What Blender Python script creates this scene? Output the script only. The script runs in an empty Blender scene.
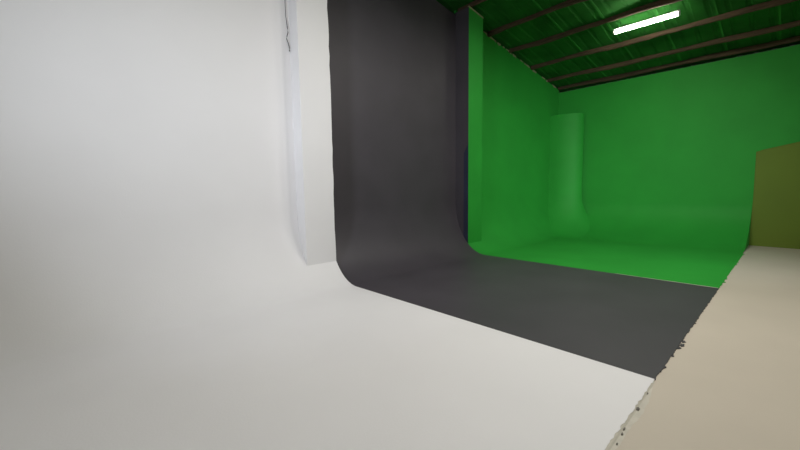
import bpy, bmesh, math, random
from mathutils import Matrix, Vector
from mathutils.geometry import tessellate_polygon
random.seed(7)
C = bpy.context.scene.collection

# ------------------------------------------------------------------ helpers
def mat(name, col, rough=0.6, var=0.05, nscale=3.0, bump=0.0, bscale=60.0, spec=0.5, emit=None, estr=0.0, stretch=None):
    m = bpy.data.materials.new(name); m.use_nodes = True
    nt = m.node_tree; b = nt.nodes['Principled BSDF']
    b.inputs['Roughness'].default_value = rough
    b.inputs['Specular IOR Level'].default_value = spec
    tc = nt.nodes.new('ShaderNodeTexCoord')
    mp = nt.nodes.new('ShaderNodeMapping')
    if stretch: mp.inputs['Scale'].default_value = stretch
    nt.links.new(tc.outputs['Object'], mp.inputs['Vector'])
    n = nt.nodes.new('ShaderNodeTexNoise'); n.inputs['Scale'].default_value = nscale; n.inputs['Detail'].default_value = 5
    nt.links.new(mp.outputs['Vector'], n.inputs['Vector'])
    r = nt.nodes.new('ShaderNodeValToRGB')
    r.color_ramp.elements[0].position = 0.3; r.color_ramp.elements[1].position = 0.7
    r.color_ramp.elements[0].color = (*[c*(1-var) for c in col], 1)
    r.color_ramp.elements[1].color = (*[min(1, c*(1+var)) for c in col], 1)
    nt.links.new(n.outputs['Fac'], r.inputs['Fac']); nt.links.new(r.outputs['Color'], b.inputs['Base Color'])
    if bump:
        n2 = nt.nodes.new('ShaderNodeTexNoise'); n2.inputs['Scale'].default_value = bscale; n2.inputs['Detail'].default_value = 3
        nt.links.new(mp.outputs['Vector'], n2.inputs['Vector'])
        bp = nt.nodes.new('ShaderNodeBump'); bp.inputs['Strength'].default_value = bump; bp.inputs['Distance'].default_value = 0.01
        nt.links.new(n2.outputs['Fac'], bp.inputs['Height']); nt.links.new(bp.outputs['Normal'], b.inputs['Normal'])
    if emit:
        b.inputs['Emission Color'].default_value = (*emit, 1); b.inputs['Emission Strength'].default_value = estr
    return m

M = dict(
    white = mat('white_paint', (0.80,0.793,0.80), 0.6, 0.015, 1.2, 0.08),
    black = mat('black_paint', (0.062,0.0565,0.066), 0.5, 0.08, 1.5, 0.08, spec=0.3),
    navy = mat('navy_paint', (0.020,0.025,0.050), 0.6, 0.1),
    green = mat('chroma_green_paint', (0.027,0.33,0.038), 0.6, 0.06, 1.2, 0.08, spec=0.25),
    olive = mat('olive_paint', (0.135,0.205,0.014), 0.7, 0.06, 1.0, 0.08),
    beige = mat('beige_screed', (0.57,0.51,0.42), 0.65, 0.03, 1.1, 0.1),
    worn = mat('worn_edge_paint', (0.60,0.57,0.49), 0.8, 0.08, 12, 0.2),
    grime = mat('bare_dark_concrete', (0.16,0.15,0.13), 0.9, 0.4, 40),
    roof = mat('green_roof_sheet', (0.04,0.24,0.04), 0.8, 0.3, 1.3, 0.2, 10, spec=0.15),  # green base colour, mottled by noise
    wood = mat('brown_purlin_wood', (0.072,0.044,0.022), 0.8, 0.35, 4, 0.5, 25, stretch=(6,0.7,6)),
    plaster = mat('ragged_plaster', (0.28,0.30,0.16), 0.9, 0.3, 20),
    plain = mat('plain_wall_plaster', (0.60,0.57,0.50), 0.8, 0.05, 1.0, 0.1),
    cable = mat('black_cable', (0.02,0.02,0.02), 0.6),
    casing = mat('white_lamp_casing', (0.75,0.75,0.73), 0.4, 0.02),
    tube = mat('lit_tube', (0.9,0.9,0.85), 0.4, 0.0, emit=(1.0,0.95,0.80), estr=40.0),
)

def link(name, bm, m, parent=None, smooth=False):
    me = bpy.data.meshes.new(name)
    bmesh.ops.recalc_face_normals(bm, faces=bm.faces)
    bm.to_mesh(me); bm.free()
    for x in (m if isinstance(m, (list, tuple)) else [m]): me.materials.append(x)
    if smooth:
        for p in me.polygons: p.use_smooth = True
    o = bpy.data.objects.new(name, me); C.objects.link(o)
    if parent: o.parent = parent
    return o
def tag(o, label, cat, group=None):
    o['label'] = label; o['category'] = cat
    if group: o['group'] = group
    return o
def thing(name, label, cat, loc=(0,0,0), group=None):
    o = bpy.data.objects.new(name, None); C.objects.link(o); o.location = loc
    o.empty_display_size = 0.2
    return tag(o, label, cat, group)
def struct(o): o['kind'] = 'structure'; return o
def box(bm, x0,x1,y0,y1,z0,z1):
    v = [bm.verts.new(p) for p in ((x0,y0,z0),(x1,y0,z0),(x1,y1,z0),(x0,y1,z0),(x0,y0,z1),(x1,y0,z1),(x1,y1,z1),(x0,y1,z1))]
    return [bm.faces.new([v[i] for i in f]) for f in ((0,3,2,1),(4,5,6,7),(0,1,5,4),(1,2,6,5),(2,3,7,6),(3,0,4,7))]
def prism(bm, poly, fa, fb):
    """closed prism: fa / fb turn a profile point into the two end points (concave profiles allowed)"""
    a = [bm.verts.new(fa(*p)) for p in poly]; b = [bm.verts.new(fb(*p)) for p in poly]
    n = len(poly); out = []
    if n <= 4: tris = [tuple(range(n))]
    else: tris = tessellate_polygon([[Vector((p[0], p[1], 0)) for p in poly]])
    for t in tris:
        out.append(bm.faces.new([a[i] for i in t])); out.append(bm.faces.new([b[i] for i in reversed(t)]))
    for i in range(n): out.append(bm.faces.new((a[i], b[i], b[(i+1)%n], a[(i+1)%n])))
    return out
def tubepath(bm, pts, rad, seg=10, cap=True):
    rings = []
    for i, p in enumerate(pts):
        p = Vector(p)
        d = (Vector(pts[min(i+1,len(pts)-1)]) - Vector(pts[max(i-1,0)])).normalized()
        s = d.cross(Vector((0,0,1)))
        if s.length < 1e-3: s = Vector((1,0,0))
        s.normalize(); t = s.cross(d)
        r = rad[i] if isinstance(rad, (list,tuple)) else rad
        rings.append([bm.verts.new(p + r*(math.cos(2*math.pi*k/seg)*s + math.sin(2*math.pi*k/seg)*t)) for k in range(seg)])
    for a, b in zip(rings, rings[1:]):
        for k in range(seg): bm.faces.new((a[k], a[(k+1)%seg], b[(k+1)%seg], b[k]))
    if cap: bm.faces.new(rings[0]); bm.faces.new(rings[-1][::-1])

# ------------------------------------------------------------------ layout (metres; X into the room, Y to the painted wall)
YW = 5.448            # plane of the painted long wall
YP = 5.081            # front of its pillars
YWW = 5.33            # white part of the wall
XA, X1 = 2.742, 3.278 # white pillar
X2, X3 = 6.888, 7.428 # green pillar
XB = 12.32             # back wall
YE = 0.64             # edge of the painted floors
XF, YR = -4.5, -4.0   # walls behind and right of the camera
SL = 0.01             # thickness of the painted floors
def rz(x): return 4.60 + 0.155*(12.41-x)        # wall heads follow the pitched roof
CA, CB = 0.85, 1.20   # cove: reach over the floor, height up the wall

def sweep_mesh(bm, arc, back, fa, fb):
    """cove body: smooth arc with its own vertices, flat back, bottom and ends"""
    a = [bm.verts.new(fa(*p)) for p in arc]; b = [bm.verts.new(fb(*p)) for p in arc]
    for i in range(len(arc)-1): bm.faces.new((a[i], b[i], b[i+1], a[i+1])).smooth = True
    corner = [back, arc[0], arc[-1]]
    for g in (fa, fb):
        cv = bm.verts.new(g(*back)); av = [bm.verts.new(g(*p)) for p in arc]
        for i in range(len(arc)-1): bm.faces.new((cv, av[i], av[i+1]))
    for p, q in ((corner[0], corner[1]), (corner[2], corner[0])):
        bm.faces.new([bm.verts.new(v) for v in (fa(*p), fb(*p), fb(*q), fa(*q))])
def arc_pts(w, a, b, n=48): return [(w - a + a*math.sin(math.pi/2*i/n), b - b*math.cos(math.pi/2*i/n)) for i in range(n+1)]
def cove(name, x0, x1, yw, m, parent, a=CA, b=CB):
    bm = bmesh.new()
    sweep_mesh(bm, arc_pts(yw, a, b), (yw, -0.002), lambda y,z: (x0,y,z), lambda y,z: (x1,y,z))
    return link(name, bm, m, parent)
def edge_floor(name, x0, x1, y1, m, parent, amp=0.012, step=0.035, seams=(0,0), z1=0.0):
    """painted floor sheet with a hand painted ragged edge along YE"""
    pts = []; x = x0
    while x < x1:
        pts.append((x, YE + random.uniform(-amp, amp) + (random.uniform(-3*amp, amp) if random.random() < 0.08 else 0)))
        x += step*random.uniform(0.5, 1.6)
    pts.append((x1, YE))
    k = 26
    far = [(x1 + (random.uniform(-1,1)*seams[1] if 0 < i < k else 0), YE + (y1-YE)*i/k) for i in range(1, k+1)]
    near = [(x0 + (random.uniform(-1,1)*seams[0] if 0 < i < k else 0), YE + (y1-YE)*i/k) for i in range(k, 0, -1)]
    poly = pts + far + near
    bm = bmesh.new()
    fs = prism(bm, poly, lambda a,b: (a,b,-SL), lambda a,b: (a,b,z1))
    return link(name, bm, m, parent)
def wall_panel(name, x0, x1, yw, m, parent, head=0.0):
    bm = bmesh.new()
    prism(bm, [(x0,0),(x1,0),(x1,rz(x1)-head),(x0,rz(x0)-head)], lambda x,z: (x,yw,z), lambda x,z: (x,5.49,z))
    return link(name, bm, m, parent)

# ------------------------------------------------------------------ the room
bm = bmesh.new(); box(bm, XF, 12.4, YR, 5.7, -0.2, -SL)
struct(link('floor', bm, M['beige']))
bm = bmesh.new(); prism(bm, [(XF,-SL),(12.4,-SL),(12.4,rz(12.4)-0.09),(XF,rz(XF)-0.09)], lambda x,z: (x,5.50,z), lambda x,z: (x,5.70,z))
struct(link('wall_left', bm, M['plain']))
bm = bmesh.new(); box(bm, XB+0.012, 12.4, YR, 5.5, -SL, 4.57)
struct(link('wall_back', bm, M['olive']))
bm = bmesh.new(); prism(bm, [(XF,-SL),(XB,-SL),(XB,rz(XB)),(XF,rz(XF))], lambda x,z: (x,YR-0.2,z), lambda x,z: (x,YR,z))
struct(link('wall_right', bm, M['plain']))
bm = bmesh.new(); box(bm, XF-0.2, XF, YR-0.2, 5.7, -SL, rz(XF))
struct(link('wall_front', bm, M['plain']))

# roof sheeting: trapezoid ribs running down the pitch, sheets lapped every 0.9 m
bm = bmesh.new()
prof = []; y = YR - 0.2
while y < 5.75:
    for dy, dz in ((0,0),(0.16,0),(0.185,0.014),(0.235,0.014),(0.26,0)): prof.append((y+dy, dz))
    y += 0.30
def rsheet(x, lift): return rz(x) + 0.115 + lift
lap = -6
xs = [XF-0.2 + (12.6-(XF-0.2))*i/6 for i in range(7)]
for a, b in zip(xs, xs[1:]):
    va = [bm.verts.new((a, y, rsheet(a, dz))) for y, dz in prof]; vb = [bm.verts.new((b+0.12, y, rsheet(b+0.12, dz+0.008))) for y, dz in prof]
    for i in range(len(prof)-1): bm.faces.new((va[i], vb[i], vb[i+1], va[i+1]))
bmesh.ops.solidify(bm, geom=bm.faces[:], thickness=0.004)
# lap seams: narrow folded edges under every third rib
for k in range(10):
    y0 = YR - 0.2 + 0.9*k + 0.08
    prism(bm, [(0,0),(0.035,0),(0.025,0.010),(0,0.010)], lambda a,b: (XF, y0+a, rsheet(XF, -0.011)+b), lambda a,b: (12.3, y0+a, rsheet(12.3, -0.011)+b))
struct(link('ceiling', bm, M['roof']))

# ------------------------------------------------------------------ white cyclorama
W = thing('cyclorama', 'white painted studio wall curving down into the white floor, with white pillar', 'studio backdrop')
wall_panel('backdrop_wall', XF+0.02, XA, YWW, M['white'], W)
cove('cove', XF+0.02, X1, YWW, M['white'], W, 0.80, 1.20)
edge_floor('painted_floor', XF+0.02, X1, YWW-0.80, M['white'], W, amp=0.006, seams=(0,0))
bm = bmesh.new()
# pillar foot is cut square where the cove comes forward
k = 40; left = []
zt = rz(X1)
pts = [(XA,0.24),(X1,0.22)]
for i in range(1, k):
    z = 0.30 + (zt-0.30)*i/k
    pts.append((X1 - random.uniform(0,0.012) - (random.uniform(0,0.02) if z > 4.2 else 0), z))
pts += [(X1, zt), (XA, rz(XA))]
fs = prism(bm, pts, lambda x,z: (x,YP,z), lambda x,z: (x,5.49,z))
link('pillar', bm, M['white'], W)
# scuffed lip where the white paint ends
bm = bmesh.new(); a = []; b = []
x = -0.5
while x < X1-0.02:
    wd = 0.045 + 0.006*math.sin(x*5) + 0.004*math.sin(x*17) + random.uniform(-0.004,0.004)
    if x > 2.9: wd *= max(0.3, (X1-x)/0.4)
    a.append((x, YE+0.004)); b.append((x, YE - wd)); x += 0.03
fs = prism(bm, a + b[::-1], lambda p,q: (p,q,-SL-0.002), lambda p,q: (p,q,-0.0012 if q > YE else -0.0096))
o = link('worn_edge', bm, M['worn'], W); o['label'] = 'scuffed pale strip along the paint edge'
for (cx, cy, s) in ((2.755,0.622,0.021),(2.46,0.622,0.012),(2.40,0.616,0.014),(3.02,0.628,0.009),(2.28,0.610,0.010)):
    bm = bmesh.new(); n = 14
    poly = [(cx + 1.3*s*random.uniform(0.4,1.2)*math.cos(2*math.pi*i/n), cy + 0.5*s*random.uniform(0.5,1.1)*math.sin(2*math.pi*i/n)) for i in range(n)]
    prism(bm, poly, lambda p,q: (p,q,-SL), lambda p,q: (p,q,-0.0012-0.008*(YE-q)/0.05+0.0012))
    c = link('paint_chip', bm, M['grime'], W); c['label'] = 'dark chip in the worn edge'

# ------------------------------------------------------------------ black cyclorama
K = thing('cyclorama', 'black painted strip of wall curving into a black strip of floor', 'studio backdrop')
wall_panel('backdrop_wall', X1, X2, YW, M['black'], K, head=0.06)
cove('cove', X1, X2, YW, M['black'], K)
edge_floor('painted_floor', X1, X2, YW-CA, M['black'], K, amp=0.007, step=0.03, seams=(0,0))
for (cx, cy, s) in ((4.20,0.622,0.045),(4.30,0.628,0.036),(4.10,0.628,0.034),(3.86,0.633,0.022)):
    bm = bmesh.new(); n = 13
    poly = [(cx + s*random.uniform(0.35,1.2)*math.cos(2*math.pi*i/n), cy + 0.5*s*random.uniform(0.35,1.2)*math.sin(2*math.pi*i/n)) for i in range(n)]
    prism(bm, poly, lambda p,q: (p,q,-SL-0.001), lambda p,q: (p,q,-0.004))
    link('paint_smear', bm, M['black'], K)

# ------------------------------------------------------------------ green cyclorama
G = thing('cyclorama', 'bright green painted corner of two walls curving into a green floor', 'studio backdrop')
wall_panel('backdrop_wall', X2, XB, YW, M['green'], G, head=-0.045)
TB = 4.57
bm = bmesh.new()
fs = prism(bm, [(YW,0),(YE+0.01,0),(YE-0.0,1.2),(YE+0.01,2.26),(YE-0.1,2.30),(-0.08,2.44),(-1.2,2.75),(YR,3.4),(YR,TB),(YW,TB)],
           lambda y,z: (XB,y,z), lambda y,z: (XB+0.010,y,z))
link('backdrop_wall', bm, M['green'], G)
cove('cove', X2, XB, YW, M['green'], G)
bm = bmesh.new(); a2, b2 = 1.6, 1.0
sweep_mesh(bm, arc_pts(XB, a2, b2), (XB, -0.002), lambda x,z: (x,YE+0.01,z), lambda x,z: (x,YW,z))
link('cove', bm, M['green'], G)
edge_floor('painted_floor', X2, XB-a2, YW-CA, M['green'], G, amp=0.008, seams=(0,0))
# pillar: green front, black and navy near side
bm = bmesh.new()
fs = box(bm, X2, X3, YP, 5.49, 0.0, rz(X3)-0.05)
for v in bm.verts:
    if v.co.z > 1: v.co.z = rz(v.co.x) - 0.01
near = [f for f in fs if all(abs(v.co.x-X2) < 1e-4 for v in f.verts)]
bmesh.ops.delete(bm, geom=near, context='FACES_ONLY')
ym = YP + 0.13
def vv(y,z): return bm.verts.new((X2,y,z))
zt = rz(X2)-0.01
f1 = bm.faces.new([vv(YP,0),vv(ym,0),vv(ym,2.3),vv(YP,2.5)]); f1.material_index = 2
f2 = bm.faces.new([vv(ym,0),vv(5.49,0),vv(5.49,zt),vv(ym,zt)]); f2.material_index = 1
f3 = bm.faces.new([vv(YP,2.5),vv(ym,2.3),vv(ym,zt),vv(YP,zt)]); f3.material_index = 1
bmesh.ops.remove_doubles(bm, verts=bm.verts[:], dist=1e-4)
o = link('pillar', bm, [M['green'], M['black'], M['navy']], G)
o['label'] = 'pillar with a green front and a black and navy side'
# boxed column in the far corner, lower than the wall
bm = bmesh.new(); foot = []
n = 14
foot.append((11.76, YW, -1, 0)); foot.append((11.76, 5.35, -1, 0))
for i in range(n+1):      # well rounded outer corner running out on the back wall
    t = math.pi/2*i/n
    foot.append((11.76+0.43 - 0.43*math.cos(t), 5.27 - 0.70*math.sin(t), -math.cos(t), -math.sin(t)))
rings = []
fa_, fb_ = 1.3, 1.3
zs = [fb_*(1-math.cos(math.pi/2*i/20)) for i in range(21)] + [3.76]
for i, z in enumerate(zs):
    off = fa_*(1 - math.sin(math.pi/2*min(i,20)/20))
    rings.append([bm.verts.new((x+nx*off, y+ny*off, z)) for x, y, nx, ny in foot])
for a, b in zip(rings, rings[1:]):
    for k in range(len(foot)-1): bm.faces.new((a[k], a[k+1], b[k+1], b[k])).smooth = True
top = [bm.verts.new(v.co) for v in rings[-1]] + [bm.verts.new((XB-0.001, YW, 3.76))]
bm.faces.new(top)
o = link('corner_column', bm, M['green'], G); o['label'] = 'boxed green column stopping short of the roof'
# broken plaster along the wall head
x = X3
while x < XB-0.3:
    bm = bmesh.new(); n = random.randint(2, 5); up = []; low = []
    for i in range(n):
        up.append((x, rz(x)+0.045+random.uniform(0.006,0.02))); low.append((x, rz(x)+0.045-random.choice((0.01,0.018,0.03,0.05))*random.uniform(0.5,1.1)))
        x += random.uniform(0.04,0.09)
    prism(bm, up + low[::-1], lambda a,b: (a,YW-0.012,b), lambda a,b: (a,5.47,b))
    x += random.choice((0.03,0.1,0.2,0.3))
    o = link('wall_head', bm, M['plaster'], G); o['label'] = 'ragged plaster edge under the roof'
bm = bmesh.new()
fs = prism(bm, [(X2,rz(X2)-0.02),(X3+0.005,rz(X3)-0.02),(X3+0.005,rz(X3)+0.01),(X2,rz(X2)+0.012)], lambda a,b: (a,YP-0.008,b), lambda a,b: (a,YP+0.03,b))
link('wall_head', bm, M['plaster'], G)
# pale scuffed seam at the end of the green and black joint
bm = bmesh.new(); a = []; b = []
for i in range(24):
    y = YE+0.01 + 1.35*i/23; w = 0.012*(1-i/26)+random.uniform(0,0.006)
    a.append((X2+0.001, y)); b.append((X2+0.002+w, y))
fs = prism(bm, a + b[::-1], lambda p,q: (p,q,-0.002), lambda p,q: (p,q,0.002))
o = link('paint_seam', bm, M['worn'], G); o['label'] = 'thin pale seam between green and black floor'

# ------------------------------------------------------------------ purlins
names = ['brown wooden purlin over the near face of the green pillar, nearest of all',
         'brown wooden purlin crossing just past the green pillar', 'brown wooden purlin directly above the lit tube lamp',
         'brown wooden purlin next beyond the lit tube lamp', 'brown wooden purlin last but one before the green back wall',
         'dark wooden purlin lying along the top of the back wall']
for i, (x, lab) in enumerate(zip((6.99, 8.16, 9.22, 10.42, 11.50, 12.25), names)):
    bm = bmesh.new(); rings = []
    ph = random.uniform(0,6); n = 60
    for k in range(n+1):
        y = 5.44 - (5.44-YR)*k/n
        wx = 0.025*math.sin(y*1.7+ph) + 0.015*math.sin(y*4.1+2*ph) + random.uniform(-0.006,0.006)
        wz = 0.012*math.sin(y*2.3+ph) + random.uniform(-0.006,0.006)
        hw = 0.034 + 0.007*math.sin(y*3+ph); z0 = rz(x) + 0.0 + wz + 0.006; z1 = rz(x) + 0.108
        sec = [(-hw,z1),(-hw,z0+0.02),(-hw+0.02,z0),(hw-0.02,z0),(hw,z0+0.02),(hw,z1)]
        rings.append([bm.verts.new((x+wx+a, y, b + 0*a)) for a, b in sec])
    for a, b in zip(rings, rings[1:]):
        for q in range(6): bm.faces.new((a[q], a[(q+1)%6], b[(q+1)%6], b[q]))
    bm.faces.new(rings[0]); bm.faces.new(rings[-1][::-1])
    o = link('roof_purlin', bm, M['wood'])
    tag(o, lab, 'roof beam', 'wooden purlins under the roof sheets')

# ------------------------------------------------------------------ tube lamps (1.2 m battens hung under the roof)
def lamp(loc, label, m, length=1.2, drop=0.12, rotz=0.0):
    t = thing('tube_lamp', label, 'lamp', loc, 'tube lamps under the roof'); t.rotation_euler = (0,0,rotz)
    h = length/2
    bm = bmesh.new(); tubepath(bm, [(0,-h+0.03,0),(0,h-0.03,0)], 0.045, 20)
    link('tube', bm, m, t, False)
    bm = bmesh.new(); box(bm, -0.03, 0.03, -h, h, 0.03, 0.055)
    link('housing', bm, M['casing'], t)
    for s in (-1, 1):
        bm = bmesh.new(); tubepath(bm, [(0,s*(h-0.03),0),(0,s*h,0)], 0.047, 20)
        link('end_cap', bm, M['casing'], t)
        bm = bmesh.new(); tubepath(bm, [(0,s*(h-0.2),0.055),(0,s*(h-0.2),drop)], 0.008, 8)
        link('hanger', bm, M['cable'], t)
    return t
lamp((9.40, 2.36, 4.93), 'lit white tube lamp hanging under a purlin before the green wall', M['tube'], drop=0.10)

def area(name, loc, rot, sx, sy, power, col, spread=180):
    l = bpy.data.lights.new(name, 'AREA'); l.shape = 'RECTANGLE'; l.size = sx; l.size_y = sy; l.energy = power; l.color = col
    l.spread = math.radians(spread)
    o = bpy.data.objects.new(name, l); C.objects.link(o); o.location = loc; o.rotation_euler = rot; return o
def aim(o, target):
    d = Vector(target) - o.location; o.rotation_euler = d.to_track_quat('-Z','Y').to_euler()
cool = (0.86,0.91,1.0); warm = (1.0,0.955,0.91)
aim(area('unseen_flood', (-3.2, 1.6, 3.0), (0,0,0), 0.8, 0.5, 31, cool, 66), (3.1,5.3,2.5))  # unseen flood, aimed to brighten the near pillar side and dim leftward
aim(area('unseen_flood', (5.6, -3.0, 2.6), (0,0,0), 0.8, 0.5, 32, cool, 60), (11.6,4.4,1.5))  # added flood out of view, lifts the green walls against their floor
area('tube_light', (2.0, 1.6, 5.6), (0,0,0), 0.15, 1.2, 80, warm)
area('tube_light', (4.6, 1.6, 5.2), (0,0,0), 0.15, 1.2, 85, warm)
area('tube_light', (6.3, 1.4, 5.2), (0,0,0), 0.15, 1.2, 110, warm)

# ------------------------------------------------------------------ cable on the wall
bm = bmesh.new()
pts = [(2.677,5.315,4.79),(2.682,5.312,4.34),(2.684,5.312,4.09),(2.702,5.31,3.92),(2.707,5.308,3.86),(2.687,5.306,3.80),(2.680,5.305,3.76),(2.702,5.304,3.70),(2.717,5.303,3.64),(2.715,5.303,3.59)]
tubepath(bm, pts, [0.004]*3+[0.006]*6+[0.009], 8)
tag(link('cable', bm, M['cable'], smooth=True), 'thin dark cable hanging on the white wall beside the white pillar', 'cable')

# ------------------------------------------------------------------ world, camera
w = bpy.data.worlds.new('World'); bpy.context.scene.world = w; w.use_nodes = True
w.node_tree.nodes['Background'].inputs['Color'].default_value = (0.02,0.02,0.02,1)
cam = bpy.data.cameras.new('camera'); co = bpy.data.objects.new('camera', cam); C.objects.link(co)
f, yaw, pitch, roll = (364.79398, 0.82101, -0.09853, -0.01477)
fw = Vector((math.cos(pitch)*math.cos(yaw), math.cos(pitch)*math.sin(yaw), math.sin(pitch)))
r = fw.cross(Vector((0,0,1))).normalized(); u = r.cross(fw)
r2 = math.cos(roll)*r + math.sin(roll)*u; u2 = -math.sin(roll)*r + math.cos(roll)*u
mx = Matrix((r2, u2, -fw)).transposed().to_4x4(); mx.translation = (0,0,1.5)
co.matrix_world = mx
cam.sensor_width = 36; cam.lens = f/800*36; cam.clip_start = 0.05
sc = bpy.context.scene; sc.camera = co
sc.view_settings.view_transform = 'Standard'; sc.view_settings.look = 'None'
sc.view_settings.gamma = 1; sc.view_settings.use_curve_mapping = False; sc.view_settings.exposure = 0.0
